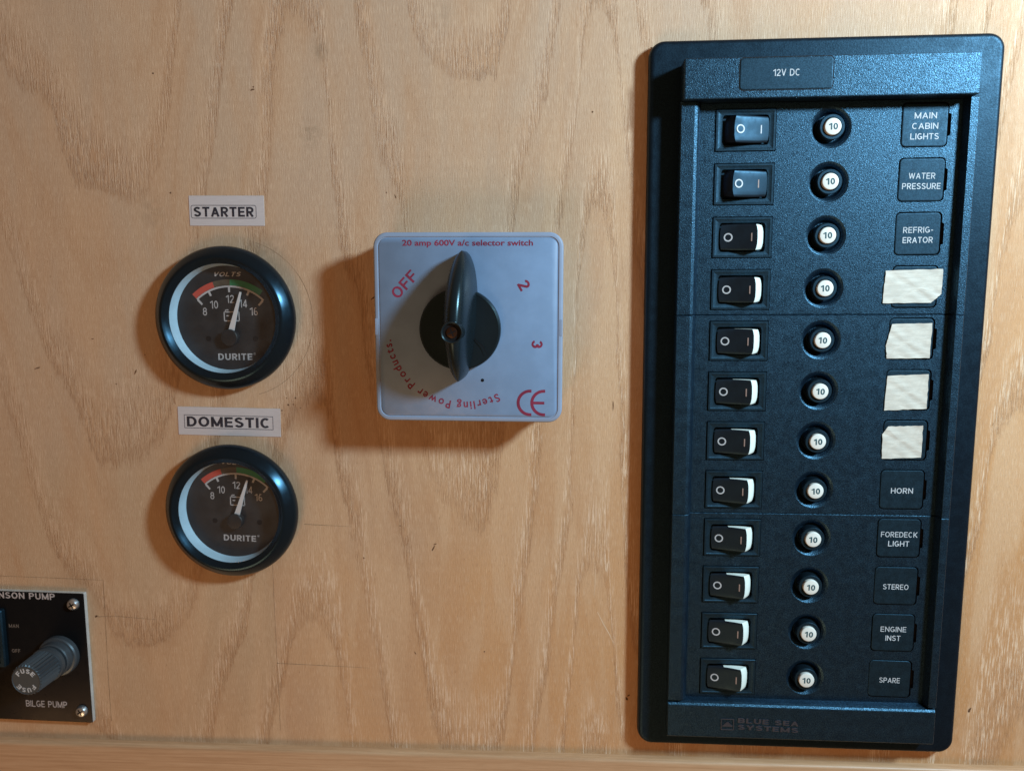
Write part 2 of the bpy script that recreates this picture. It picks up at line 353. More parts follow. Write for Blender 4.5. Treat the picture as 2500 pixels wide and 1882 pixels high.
# a plain grotesque drawn with strokes, for capitals and figures
def _A(cx, cy, rx, ry, a0, a1, n=9):
    return [(cx+rx*math.cos(math.radians(a0+(a1-a0)*i/n)), cy+ry*math.sin(math.radians(a0+(a1-a0)*i/n))) for i in range(n+1)]
def sglyph(ch, t):
    h = t/2; b, T, m = h, 1-h, 0.5
    def box(w): return h, w-h
    if ch in 'EFL':
        w = .60; l, r = box(w); st = [[(l, 0), (l, 1)], [(l, b), (w, b)] if ch in 'EL' else None, [(l, T), (w, T)] if ch in 'EF' else None, [(l, m), (w*.93, m)] if ch in 'EF' else None]
    elif ch == 'H': w = .70; l, r = box(w); st = [[(l, 0), (l, 1)], [(r, 0), (r, 1)], [(l, m), (r, m)]]
    elif ch == 'I': w = t; st = [[(h, 0), (h, 1)]]
    elif ch == 'T': w = .64; st = [[(w/2, 0), (w/2, T)], [(0, T), (w, T)]]
    elif ch == 'N': w = .72; l, r = box(w); st = [[(l, 0), (l, 1)], [(r, 0), (r, 1)], [(l, T), (r, b)]]
    elif ch == 'M': w = .86; l, r = box(w); st = [[(l, 0), (l, 1)], [(r, 0), (r, 1)], [(l, T), (w/2, b)], [(w/2, b), (r, T)]]
    elif ch == 'A': w = .76; st = [[(h*.9, 0), (w/2, T+h*.4)], [(w/2, T+h*.4), (w-h*.9, 0)], [(w*.2, .32), (w*.8, .32)]]
    elif ch == 'V': w = .72; st = [[(h*.9, 1), (w/2, b-h*.4)], [(w/2, b-h*.4), (w-h*.9, 1)]]
    elif ch == 'Y': w = .72; st = [[(h*.9, 1), (w/2, .44)], [(w/2, .44), (w-h*.9, 1)], [(w/2, 0), (w/2, .48)]]
    elif ch == 'W': w = 1.0; st = [[(h*.8, 1), (w*.27, b-h*.3)], [(w*.27, b-h*.3), (w/2, T)], [(w/2, T), (w*.73, b-h*.3)], [(w*.73, b-h*.3), (w-h*.8, 1)]]
    elif ch == 'K': w = .72; l, r = box(w); st = [[(l, 0), (l, 1)], [(l, .35), (w-h, 1)], [(l+.17, .52), (w-h*.7, 0)]]
    elif ch in 'PRB':
        w = .66; l, r = box(w); y0 = .47; ry = (T-y0)/2; x = r-ry
        st = [[(l, 0), (l, 1)], [(l, T), (x, T)]+_A(x, y0+ry, ry, ry, 90, -90)[1:]+[(l, y0)]]
        if ch == 'R': st.append([(w*.45, y0), (w-h*.8, 0)])
        if ch == 'B': ry2 = (y0-b)/2; st.append([(x, y0)]+_A(x, b+ry2, r-x+.02, ry2, 90, -90)[1:]+[(l, b)])
    elif ch == 'D': w = .72; l, r = box(w); st = [[(l, 0), (l, 1)], [(l, T), (.3, T)]+_A(.3, m, r-.3, T-m, 90, -90, 14)[1:]+[(l, b)]]
    elif ch in 'O0':
        w = .80 if ch == 'O' else .58; l, r = box(w); st = [_A(w/2, m, (r-l)/2, (T-b)/2, 0, 360, 24)]
    elif ch in 'CG':
        w = .74; l, r = box(w); st = [_A((l+r)/2, m, (r-l)/2, (T-b)/2, 48, 312 if ch == 'C' else 335, 20)]
        if ch == 'G': st += [[(r, .12), (r, .46)], [(w*.52, .44), (w, .44)]]
    elif ch in 'UJ':
        w = .70 if ch == 'U' else .52; l, r = box(w); q = (r-l)/2
        st = [([(l, 1), (l, b+q)] if ch == 'U' else [(l, .34), (l, b+q)])+_A((l+r)/2, b+q, q, q, 180, 360, 12)[1:]+[(r, 1)]]
    elif ch == 'S':
        w = .66; l, r = box(w); c = w/2; R = (r-l)/2; ry1 = (T-.52)/2; ry2 = (.52-b)/2
        st = [_A(c, T-ry1, R*.94, ry1, 25, 200, 12)+[(c-R*.3, .555), (c+R*.35, .475)]+_A(c, b+ry2, R, ry2, 22, -160, 14)]
    elif ch == '1': w = .40; st = [[(w-h, 0), (w-h, 1)], [(0, .74), (w-h, T)]]
    elif ch == '2': w = .58; l, r = box(w); q = (r-l)/2; st = [_A(w/2, T-q*1.0, q, q, 170, -25, 12)+[(l, b+.03)], [(0, b), (w, b)]]
    elif ch == '3': w = .58; l, r = box(w); q = (r-l)/2; st = [_A(w/2, T-.22, q*.92, .22, 165, -90, 12), _A(w/2, b+.245, q, .245, 90, -165, 12)]
    elif ch == '4': w = .62; st = [[(w*.72, 0), (w*.72, 1)], [(0.02, .26), (w, .26)], [(h*.7, .28), (w*.70, T)]]
    elif ch == '6': w = .58; l, r = box(w); q = (r-l)/2; st = [_A(w/2, b+q, q, q, 0, 360, 18), _A(w/2+.02, m, q+.0, T-m, 60, 178, 10)+[(l, b+q)]]
    elif ch == '8': w = .58; l, r = box(w); q = (r-l)/2; st = [_A(w/2, b+.245, q, .245, 0, 360, 18), _A(w/2, T-.215, q*.88, .215, 0, 360, 18)]
    elif ch == '-': w = .38; st = [[(.04, .42), (w-.04, .42)]]
    else: w = .30; st = []
    return w, [q for q in st if q]
def stext(bm, s, cx, cy, h, width, w, th=0.15, rot=0.0, mat=0, shear=0.0, gap=0.15):
    """strokes text centred on (cx, cy): capital height h, total width fitted"""
    gl = [sglyph(c, th) for c in s]; tot = sum(g[0] for g in gl)+gap*(len(s)-1)
    sx = width/tot; c, sn = math.cos(rot), math.sin(rot); x = 0; k = 0
    for gw, st in gl:
        for q in st:
            pts = []
            closed = len(q) > 8 and math.hypot(q[0][0]-q[-1][0], q[0][1]-q[-1][1]) < 1e-6
            L, Rr = [], []; n = len(q)
            for i, (a, b) in enumerate(q):
                p0 = q[i-1] if i else (q[-2] if closed else q[0]); p1 = q[i+1] if i < n-1 else (q[1] if closed else q[-1])
                dx, dy = p1[0]-p0[0], p1[1]-p0[1]; d = math.hypot(dx, dy) or 1; nx, ny = -dy/d*th/2, dx/d*th/2
                for lst, sg in ((L, 1), (Rr, -1)):
                    X = a+sg*nx+x; Y = b+sg*ny-.5; X = (X+shear*Y-tot/2)*sx; Y *= h
                    lst.append(bm.verts.new((cx+c*X-sn*Y, cy+sn*X+c*Y, w+0.003*k)))
            for i in range(n-1):
                bm.faces.new((Rr[i], Rr[i+1], L[i+1], L[i])).material_index = mat
            k = (k+1) % 5
        x += gw+gap

def arcst(bm, s, cx, cy, r, a_mid, h, adv, w, th=0.22):
    for i, ch in enumerate(s):
        a = math.radians(a_mid)+((i+.5)/len(s)-.5)*adv/r
        stext(bm, ch, cx+r*math.sin(a), cy+r*math.cos(a), h, adv/len(s)*0.74, w, th, -a)
# ------------------------------------------------------------------ the plywood wall and the batten
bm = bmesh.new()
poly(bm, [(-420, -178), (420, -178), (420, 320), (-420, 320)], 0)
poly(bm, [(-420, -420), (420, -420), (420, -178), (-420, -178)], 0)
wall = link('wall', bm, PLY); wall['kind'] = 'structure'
wall['label'] = 'pale plywood board with arched vertical grain behind the instruments'

bm = bmesh.new()
def wob(pts, k=0.12): return [(x+random.uniform(-k, k), y+random.uniform(-k, k)) for x, y in pts]
ribbon(bm, wob([(-116.3, -92-i*6) for i in range(14)], .10), 0.14, 0.04)
ribbon(bm, [(-116.5+i*5, -139.2-0.12*i) for i in range(9)], [.24, .22, .2, .18, .16, .14, .12, .1, .06], 0.04)
ribbon(bm, [(-102+i*4, -78.0-0.15*i) for i in range(6)], [.2, .2, .16, .14, .1, .06], 0.04)
ribbon(bm, arc(-126.5, 6.5, 31.5, 18, 165, 40), 0.16, 0.04)
ribbon(bm, [(-190.2, -104), (-190.6, -120), (-191.4, -150), (-191.5, -168)], .2, 0.04)
ribbon(bm, [(-190.2, -104), (-215, -103.4), (-250, -102.8)], .14, 0.04)
ribbon(bm, [(-194, -120.4), (-186, -119.9), (-176, -120.6), (-168, -121)], [.22, .16, .12, .06], 0.04)
link('pencil_line', bm, PENCIL, wall, merge=False)
bm = bmesh.new()
def blob(x, y, rx, ry, rot=0, n=9):
    c, s = math.cos(rot), math.sin(rot); o = []
    for i in range(n):
        a = 2*math.pi*i/n; k = random.uniform(.6, 1.15); X, Y = rx*k*math.cos(a), ry*k*math.sin(a)
        o.append((x+c*X-s*Y, y+s*X+c*Y))
    poly(bm, o, 0.045)
for a in ((-154, 101, .45, .35), (-115, 94.2, 1.0, .35, .2), (-114.6, 95.2, .3, .4), (-60.5, 53.5, .25, .9, .3), (-64, 55, .2, .35), (15, 83.5, .35, .45),
          (-211, -13.5, 1.5, .32, .3), (-169.5, -15, .35, 1.1, -.4), (-186.5, -1.5, .7, .25, .2), (-70.5, 14.5, 1.2, .3, .7), (-48.6, -87.5, .3, 1.9, -.45), (-47.8, -85.6, .9, .3, .4),
          (-28, -131.5, .35, .35), (31, -150.5, .5, 1.1, .3), (31.8, -149, .7, .35, .5), (-106.5, -28.2, .45, .4), (-109.3, -30.6, .4, .3), (-103.4, -25.4, .35, .35),
          (-104.4, -28, .28, .25), (-101.5, -29.5, .25, .2), (-107, -25.5, .2, .3), (168, -151, .5, 1.3, -.3), (-62, -78, .3, .25), (-77.5, -92, .3, .5), (-194.5, -120.2, .8, .45, .6),
          (-150, 56, .5, .4), (-165, -8, .3, .2), (-178, -20, .4, .2), (36.5, 101, .16, 3.2), (36.4, 106, .4, .3), (36.6, 93, .35, .4), (24, -28, .2, 2.2), (-57, -133, .2, .9, .5)):
    blob(*a)
link('nick_mark', bm, NICK, wall, merge=False)['kind'] = 'stuff'
bm = bmesh.new()
ribbon(bm, [(18.6, -113), (21, -118), (23.6, -122.6), (25.6, -127)], [.15, .4, .35, .1], 0.05)
ribbon(bm, [(17.5, -92), (17.6, -100), (17.2, -107)], [.08, .25, .08], 0.05)
link('scratch', bm, SCRATCH, wall, merge=False)

# batten along the foot of the board, its top edge catching the light
t = thing('wooden_batten', 'horizontal pine batten along the bottom edge of the plywood board', 'batten', (0, -175.6, 0), math.radians(0.35))
bm = bmesh.new()
prof = [(0, 0.01), (0, 2.2), (-0.25, 3.0), (-0.9, 3.6), (-1.8, 3.9), (-40, 4.1), (-40, 0.01)]
for sgn in (0,):
    A = [bm.verts.new((-400, a, b)) for a, b in prof]; B = [bm.verts.new((400, a, b)) for a, b in prof]
    for i in range(len(prof)-1): bm.faces.new((A[i], B[i], B[i+1], A[i+1]))
link('batten_strip', bm, BATTEN, t, smooth=40)

# ------------------------------------------------------------------ breaker panel
X0, ROW0, P = 100.0, 75.0, 19.05
panel = thing('breaker_panel', 'tall black breaker panel with twelve rocker switches headed 12V DC', 'panel', (97.5, -29.7, 0))
def pp(name, bm, mats, parent=panel, smooth=False, merge=True):
    """part built in wall coordinates, given an origin of its own"""
    if parent is panel: off = Vector((97.5, -29.7, 0))
    else: off = Vector(parent['_o'])
    bm.verts.ensure_lookup_table()
    cx = sum(v.co.x for v in bm.verts)/len(bm.verts); cy = sum(v.co.y for v in bm.verts)/len(bm.verts); cz = min(v.co.z for v in bm.verts)
    c = Vector((cx, cy, cz))
    for v in bm.verts: v.co -= c
    o = link(name, bm, mats, parent, c-off, 0, smooth, merge); o['_o'] = tuple(c); return o

bm = bmesh.new()
rrp(bm, 125.0, 274.2, 5.8, [(0.6, 0), (0.1, 0.8), (0, 2.6), (0.08, 3.8), (0.35, 4.7), (0.9, 5.3), (1.7, 5.5), (2.3, 5.5)], 8, 97.7, -29.9)
pp('backing_plate', bm, BLACKPLATE, smooth=40)

def lblhole(cy):
    L, Rt, T, B, r = 124.4, 140.8, cy+7.85, cy-7.75, 1.7
    o = rr(Rt-L, T-B, r, 4, (L+Rt)/2, (T+B)/2)
    # finger notch in the right side
    k = len(o)
    n = [(Rt, cy-4.0), (Rt+0.8, cy-3.6), (Rt+0.8, cy+3.6), (Rt, cy+4.0)]
    return o[:0]+o+n
rows = [ROW0-P*i for i in range(12)]
def module(k):
    bm = bmesh.new()
    top = 84.45-76.2*k-0.14; bot = 84.45-76.2*(k+1)+0.14
    if k == 2: bot = -143.9
    UL, RL, FL, FR, RR_, UR = 46.3, 51.2, 53.8, 145.2, 146.3, 149.3
    zf, zr = 8.5, 12.0
    holes = []
    for y in rows[4*k:4*k+4]:
        holes.append([(59.0, y-7.95), (80.8, y-7.95), (80.8, y+7.15), (59.0, y+7.15)])
        holes.append(circ(7.3, 48, X0, y))
        holes.append(lblhole(y+0.35))
    outer = [(FL, bot), (FR, bot), (FR, top-0.3), (FL, top-0.3)]
    bm.faces.new([bm.verts.new(q) for q in ((FL, top-0.3, zf), (FR, top-0.3, zf), (FR, top, zf-0.3), (FL, top, zf-0.3))])
    loops = [[Vector((a, b, zf)) for a, b in l] for l in [outer]+holes]
    flat = [v for l in loops for v in l]; vv = [bm.verts.new(v) for v in flat]
    for tri in tessellate_polygon(loops):
        try: bm.faces.new([vv[i] for i in tri])
        except ValueError: pass
    for j, hl in enumerate(holes):
        cy = rows[4*k+j//3]
        if j % 3 == 1:
            lathe(bm, [(7.3, zf), (7.15, zf-0.06), (6.5, zf-0.42), (5.7, zf-1.1), (5.0, 5.9), (4.7, 5.7), (4.7, 5.52)], 48, X0, cy, cap1=True)
        else:
            loft(bm, [(hl, zf), (hl, zf-1.3)], False, True, 1)
    # rails: profile across u
    c = 0.22
    pr = [(UL, 5.5), (UL, zr-c), (UL+c, zr), (RL-0.1, zr), (RL+0.35, zr-0.10), (RL+1.05, zr-0.45), (RL+1.7, zr-1.1), (FL, zf)]
    pr2 = [(FR, zf), (RR_, zr-0.15), (RR_+0.15, zr), (UR-c, zr), (UR, zr-c), (UR, 5.5)]
    for q in (pr, pr2):
        st = [[bm.verts.new((a, v_, b-(d_ if b > 6 else 0))) for a, b in q] for v_, d_ in ((bot, 0), (top-0.3, 0), (top, 0.3))]
        for A, B in zip(st, st[1:]):
            for i in range(len(q)-1): bm.faces.new((A[i], A[i+1], B[i+1], B[i]))
    # end faces so the seams read as thin gaps
    for v in (bot, top):
        qs = pr+pr2; d_ = 0.3 if v == top else 0
        bm.faces.new([bm.verts.new((a, v, b-(d_ if b > 6 else 0))) for a, b in qs])
    return pp('panel_module', bm, [BLACKTEX, DARK])
mods = [module(k) for k in range(3)]

# header
bm = bmesh.new()
rrp(bm, 100.7, 13.95, 0.5, [(0, 5.5), (0, 15.2), (0.12, 15.5), (0.35, 15.6), (0.6, 15.6)], 3, 97.05, 91.2)
head = pp('header_cover', bm, BLACKTEX, smooth=35)
bm = bmesh.new()
rrp(bm, 32.4, 11.3, 1.6, [(0, 15.59), (0.0, 15.63), (0.25, 15.63), (0.25, 15.52)], 5, 81.75, 92.4, cap1=False)
pp('label_groove', bm, DARK, head)
bm = bmesh.new()
rrp(bm, 31.7, 10.6, 1.3, [(0, 15.6), (0, 15.72), (0.15, 15.8), (0.35, 15.8)], 5, 81.75, 92.4)
hl = pp('title_plate', bm, BLACKSM, head, smooth=35)
hl['label'] = 'header plate lettered 12V DC'
bm = bmesh.new(); stext(bm, '12V DC', 81.85, 92.65, 2.3, 9.2, 15.84, 0.13)
pp('title_lettering', bm, PRINT, head, merge=False)

# footer with embossed maker's mark
bm = bmesh.new()
prof = [(-143.95, 5.5), (-143.95, 8.4), (-144.15, 8.9), (-144.6, 10.4), (-145.1, 11.4), (-145.8, 11.9), (-146.2, 12.0), (-158.9, 12.0), (-159.3, 11.7), (-159.3, 5.5)]
ends = []
for u in (46.3, 46.55, 149.05, 149.3):
    k = 0.25 if u in (46.3, 149.3) else 0
    ends.append([bm.verts.new((u, a, b-(k if b > 8 else 0))) for a, b in prof])
for A, B in zip(ends, ends[1:]):
    for i in range(len(prof)-1): bm.faces.new((A[i], B[i], B[i+1], A[i+1]))
bm.faces.new(ends[0]); bm.faces.new(ends[-1])
foot = pp('footer_cover', bm, BLACKTEX)
bm = bmesh.new()
stext(bm, 'BLUE SEA', 85.6, -151.9, 2.0, 23.5, 12.0, 0.2, -0.03)
stext(bm, 'SYSTEMS', 85.6, -154.7, 2.0, 23.5, 12.0, 0.2, -0.03)
ex = bmesh.ops.extrude_face_region(bm, geom=bm.faces[:])
for v in ex['geom']:
    if isinstance(v, bmesh.types.BMVert): v.co.z += 0.22
sq = [(67.4, -155.6), (72.2, -155.6), (72.2, -151.2), (67.4, -151.2)]
for i in range(4):
    a, b = sq[i], sq[(i+1) % 4]; dx, dy = b[0]-a[0], b[1]-a[1]; d = math.hypot(dx, dy); nx, ny = -dy/d*.15, dx/d*.15
    slab(bm, [(a[0]-nx, a[1]-ny), (b[0]-nx, b[1]-ny), (b[0]+nx, b[1]+ny), (a[0]+nx, a[1]+ny)], 12.0, 12.22+0.01*i)
wv = [(67.8+4*i/10, -153.9+1.5*math.sin(i/10*math.pi)**2) for i in range(11)]
slab(bm, wv+[(71.8, -154.3), (67.8, -154.3)], 12.0, 12.2)
pp('embossed_lettering', bm, plastic('grey_black_relief', (0.028, 0.032, 0.042), 0.35, 0.8, 2.0, 0.5, 0.0001, 0.5), foot, merge=False)  # letters coloured greyer than the cover so the relief shows, with dust specks

# switches, buttons, label plates: one row of each, then shared meshes
def frame_bm():
    bm = bmesh.new()
    rrp(bm, 21.3, 14.6, 0.25, [(0, -1.0), (0, 0.35), (0.15, 0.5), (0.75, 0.5), (0.85, 0.42), (0.95, 0.36), (2.3, 0.36)], 2, cap1=False)
    bm2 = [(rr(16.7, 10.6, 1.2, 2), 0.36), (rr(16.5, 10.4, 1.2, 2), 0.1), (rr(16.5, 10.4, 1.2, 2), -1.2)]
    # bridge between the outer and the inner outline
    oo = rr(21.3-4.6, 14.6-4.6, 0.05, 2)
    loft(bm, [(oo, 0.36)]+bm2, False, True)
    return bm
def rocker_bm():
    """off position: right end raised; origin at the middle of the frame, w=0 on the module face"""
    bm = bmesh.new(); hw = 4.75; N = 12
    fv = (-1, -.95, -.8, -.5, 0, .5, .8, .95, 1)
    def row(u, w, k, bulge, drop=0.22):
        o = []
        for f in fv:
            e = abs(f); d = drop*(1 if e == 1 else 0.3 if e == .95 else 0)
            o.append(bm.verts.new((u+bulge*(1-e**3.2), f*k, max(w-d, 0.03))))
        return o
    def lo(u, k, bulge=0): return [bm.verts.new((u, -k*0.985, 0.1)), bm.verts.new((u, k*0.985, 0.1))]
    st = []
    for i in range(N+1):
        s = i/N; u = -7.6+s*11.6; w = 0.75+3.05*s+0.55*(4*(s-0.5)**2-1)*0.55
        k = hw*(1-0.06*(1-s)**3-0.03*s**4)
        st.append((u, w, k, 0.65*max(0, (s-.6)/.4)**2-0.5*max(0, (.3-s)/.3)**2, 0))
    u0, w0, k0 = st[-1][:3]
    for j, (du, dw, kk) in enumerate(((.14, -.18, 1), (.26, -.42, .995), (1.0, -1.05, .99), (1.9, -1.95, .965), (2.75, -3.0, .94), (3.0, -3.75, .91))):
        st.append((u0+du, w0+dw, k0*kk, 0.65, 0 if j < 2 else 1))
    R_ = [(row(u, w, k, bl), lo(u, k), mt, i) for i, (u, w, k, bl, mt) in enumerate(st)]
    for (A, la, _, i), (B, lb, mt, j) in zip(R_, R_[1:]):
        for q in range(len(fv)-1): bm.faces.new((A[q], B[q], B[q+1], A[q+1])).material_index = mt
        ms = 1 if i >= N*0.5 else 0
        # a thin black lip above the white side
        bm.faces.new((A[0], B[0], lb[0], la[0])).material_index = ms
        bm.faces.new((A[-1], B[-1], lb[1], la[1])).material_index = ms
    A, la = R_[0][:2]; bm.faces.new(A+[la[1], la[0]])
    return bm
def mark_bm(u_o, u_i, fw, sl):
    """the O and I marks following the slope of the cap"""
    bm = bmesh.new()
    o = circ(1.55, 28, u_o, 0); i_ = circ(1.08, 28, u_o, 0)
    A = [bm.verts.new((a, b, fw(a)+.04)) for a, b in o]; B = [bm.verts.new((a, b, fw(a)+.04)) for a, b in i_]
    for k in range(28): bm.faces.new((A[k], A[(k+1) % 28], B[(k+1) % 28], B[k]))
    for a, b in ((u_i-.2, u_i+.2),):
        q = [(a, -1.45), (b, -1.45), (b, 1.45), (a, 1.45)]
        bm.faces.new([bm.verts.new((x, y, fw(x)+.05)) for x, y in q]).material_index = 1
    return bm
def fw_off(u):
    s = max(0, min(1, (u+7.6)/11.6)); return 0.75+3.05*s+0.55*(4*(s-0.5)**2-1)*0.55
fw_on = lambda u: fw_off(-u)
ZF = 8.5
me_frame = link('t', frame_bm(), BLACKSM, smooth=30).data
me_off = link('t', rocker_bm(), [ROCKER, WHITE], smooth=32).data
b_on = rocker_bm()
for v in b_on.verts: v.co.x *= -1
for f in b_on.faces: f.material_index = 0
me_on = link('t', b_on, [ROCKER, WHITE], smooth=32).data
me_moff = link('t', mark_bm(-5.25, 2.75, fw_off, 1), [PRINT, IMARK], merge=False).data
me_mon = link('t', mark_bm(-2.4, 5.3, fw_on, -1), [PRINT, PRINT], merge=False).data
me_mon2 = link('t', mark_bm(-2.4, 5.0, fw_on, -1), [PRINT, IMARK], merge=False).data
bm = bmesh.new(); lathe(bm, [(4.45, -2.98), (4.45, 1.5), (4.25, 1.75), (3.45, 1.75), (3.3, 1.6), (3.3, -1)], 40); me_col = link('t', bm, BLACKSM, smooth=30).data
bm = bmesh.new(); lathe(bm, [(2.95, -1), (2.95, 2.35), (2.8, 2.6), (2.5, 2.7)], 36); me_but = link('t', bm, BUTTON, smooth=30).data
bm = bmesh.new(); stext(bm, '10', 0.0, 0, 2.3, 3.1, 0, 0.19); me_num = link('t', bm, NUMINK, merge=False).data
bm = bmesh.new(); rrp(bm, 15.7, 14.9, 1.5, [(0, -1.2), (0, 0.0), (0.12, 0.12), (0.3, 0.16), (0.5, 0.16)], 4); me_lbl = link('t', bm, BLACKSM, smooth=30).data
for o in [o for o in C.objects if o.name.split('.')[0] == 't']: bpy.data.objects.remove(o)
for me, n in ((me_frame, 'switch_frame'), (me_off, 'rocker'), (me_on, 'rocker_on'), (me_moff, 'rocker_mark'), (me_mon, 'rocker_mark'), (me_mon2, 'rocker_mark'),
              (me_col, 'collar'), (me_but, 'button'), (me_num, 'number'), (me_lbl, 'label_plate')): me.name = n
legends = [['MAIN', 'CABIN', 'LIGHTS'], ['WATER', 'PRESSURE'], ['REFRIG-', 'ERATOR'], None, None, None, None, ['HORN'], ['FOREDECK', 'LIGHT'], ['STEREO'], ['ENGINE', 'INST'], ['SPARE']]
twid = {'MAIN': 8.3, 'CABIN': 9.7, 'LIGHTS': 10.6, 'WATER': 9.9, 'PRESSURE': 14.4, 'REFRIG-': 11.4, 'ERATOR': 11.4, 'HORN': 8.7, 'FOREDECK': 14.6, 'LIGHT': 8.4, 'STEREO': 10.2, 'ENGINE': 10.4, 'INST': 6.0, 'SPARE': 8.4}
PO = Vector((97.5, -29.7, 0))
for i, y in enumerate(rows):
    sw = put('rocker_switch', me_frame, panel, Vector((69.9, y-0.4, ZF))-PO)
    on = i < 2
    r = put('rocker', me_on if on else me_off, sw, (0, random.uniform(-.05, .05), 0.1), random.uniform(-.004, .004))
    if on: r['label'] = 'rocker tipped to the on side'
    put('rocker_mark', (me_mon if i == 0 else me_mon2) if on else me_moff, sw, (0, 0, 0.12))
    br = put('breaker_button', me_col, panel, Vector((X0, y, ZF))-PO)
    put('button_cap', me_but, br); put('number', me_num, br, (random.uniform(-.1, .1), 0, 2.74), random.uniform(-.05, .05))
    dy = (0.35, 0.0, 0.2, 0.3, 0.3, 0.3, 0.3, 0.45, 0.4, 0.45, 0.4, 0.4)[i]
    lp = put('label_plate', me_lbl, panel, Vector((132.55+random.uniform(-.12, .12), y+0.35, ZF+random.uniform(-.25, .05)))-PO, random.uniform(-.008, .008))
    lp.rotation_euler.x = random.uniform(-.012, .012); lp.rotation_euler.z = random.uniform(-.012, .012)
    if legends[i]:
        bm = bmesh.new(); L = legends[i]
        for j, s in enumerate(L):
            off = (-0.35 if i < 1 else -0.4) if len(L) > 1 else -0.4
            stext(bm, s, 0.1, off+3.6*((len(L)-1)/2-j)+(0 if i != 11 else -0.2), 2.1, twid[s]*0.93, 0.2, 0.13)
        link('lettering', bm, PRINT, lp, merge=False)
        lp['label'] = 'black label plate reading ' + ' '.join(L).replace('REFRIG- ERATOR', 'REFRIGERATOR')

# pieces of blank tape over four of the label plates
def tape(pts, label, tilt=0.0):
    n = 9; cx = sum(p[0] for p in pts)/len(pts); cy = sum(p[1] for p in pts)/len(pts)
    bm = bmesh.new()
    P_ = []
    for a, b in zip(pts, pts[1:]+pts[:1]):
        for k in range(n):
            t_ = k/n; j = 0.0 if k == 0 else 0.11
            P_.append((a[0]+(b[0]-a[0])*t_-cx+random.uniform(-j, j), a[1]+(b[1]-a[1])*t_-cy+random.uniform(-j, j)))
    ring = []
    for q in (1.0, 0.96, 0.8, 0.6, 0.4, 0.2):
        ring.append([bm.verts.new((x*q, y*q, 0.22+0.10*math.sin(x*q*0.9+y*q*1.3)+random.uniform(-.03, .03)+(0.18*(q-.8)/.2*max(0, x/8) if q > .8 else 0))) for x, y in P_])
    low = [bm.verts.new((v.co.x, v.co.y, v.co.z-0.12)) for v in ring[0]]
    m = len(P_)
    for A, B in zip([low]+ring, ring):
        for i in range(m): bm.faces.new((A[i], A[(i+1) % m], B[(i+1) % m], B[i]))
    c = bm.verts.new((0, 0, 0.22))
    for i in range(m): bm.faces.new((ring[-1][i], ring[-1][(i+1) % m], c))
    o = link('tape_piece', bm, TAPE, None, (cx, cy, 8.72), 0, 45)
    tag(o, label, 'tape', 'blank tape pieces over label plates')
tape([(121.9, 24.1), (142.0, 24.6), (142.0, 15.6), (138.6, 12.4), (121.4, 12.3)], 'widest blank tape piece, with a cut lower right corner, topmost of the four')
tape([(125.3, 4.6), (139.5, 5.0), (139.3, -7.9), (124.0, -8.1), (123.5, -3.2)], 'blank tape piece directly below the upper panel seam, left side slanting')
tape([(124.7, -14.6), (139.4, -13.9), (139.5, -26.8), (124.2, -27.6)], 'squarish blank tape piece, third down of the four')
tape([(126.0, -33.7), (138.6, -33.2), (138.6, -45.4), (124.4, -46.0), (124.1, -36.6)], 'smallest blank tape piece, with clipped upper left corner, just above HORN')

# ------------------------------------------------------------------ selector switch
ZS = 18.5
sel = thing('selector_switch', 'square grey selector switch with black lever knob and red lettering', 'switch', (-30.7, 3.9, 0), -0.0073)
w_ = 69.9
bm = bmesh.new()
rrp(bm, w_-2.2, w_-2.2, 4.2, [(0, 0), (0, ZS-5.5)], 6, cap1=False)
link('switch_body', bm, GREYBODY, sel, smooth=40)
bm = bmesh.new()
rrp(bm, w_, w_, 5.2, [(1.1, ZS-5.5), (0, ZS-5.3), (0, ZS-0.6), (0.2, ZS-0.2), (0.55, ZS), (1.5, ZS), (1.6, ZS-0.25), (1.95, ZS-0.25)], 8, cap1=False)
loft(bm, [(rr(w_-3.9, w_-3.9, 3.3, 8), ZS-0.25), (rr(w_-4.0, w_-4.0, 3.3, 8), ZS-0.27)], False, True, 1)
link('bezel_frame', bm, [GREYBODY, GREYPL], sel, smooth=40)
bm = bmesh.new()
rrp(bm, w_-4.2, w_-4.2, 3.1, [(0, ZS-0.4), (0, ZS-0.1), (0.1, ZS-0.02)], 8)
face = link('face_plate', bm, GREYPL, sel, smooth=40)
zt = ZS+0.03
bm = bmesh.new()
text(bm, '20 amp 600V a/c selector switch', -0.1, 31.2, 2.1, 48.0, zt, 0.02)
stext(bm, 'OFF', -23.6, 16.0, 4.2, 11.4, zt, 0.17, math.radians(47))
stext(bm, '2', 20.7, 15.9, 4.3, 3.0, zt, 0.18, math.radians(-60))
stext(bm, '3', 25.6, -5.7, 4.1, 2.9, zt, 0.18, math.radians(-92))
arctext(bm, 'Sterling Power Products.', -2.2, -0.5, 28.6, 206.5, 3.1, 56.0, zt, 0.018, 0)
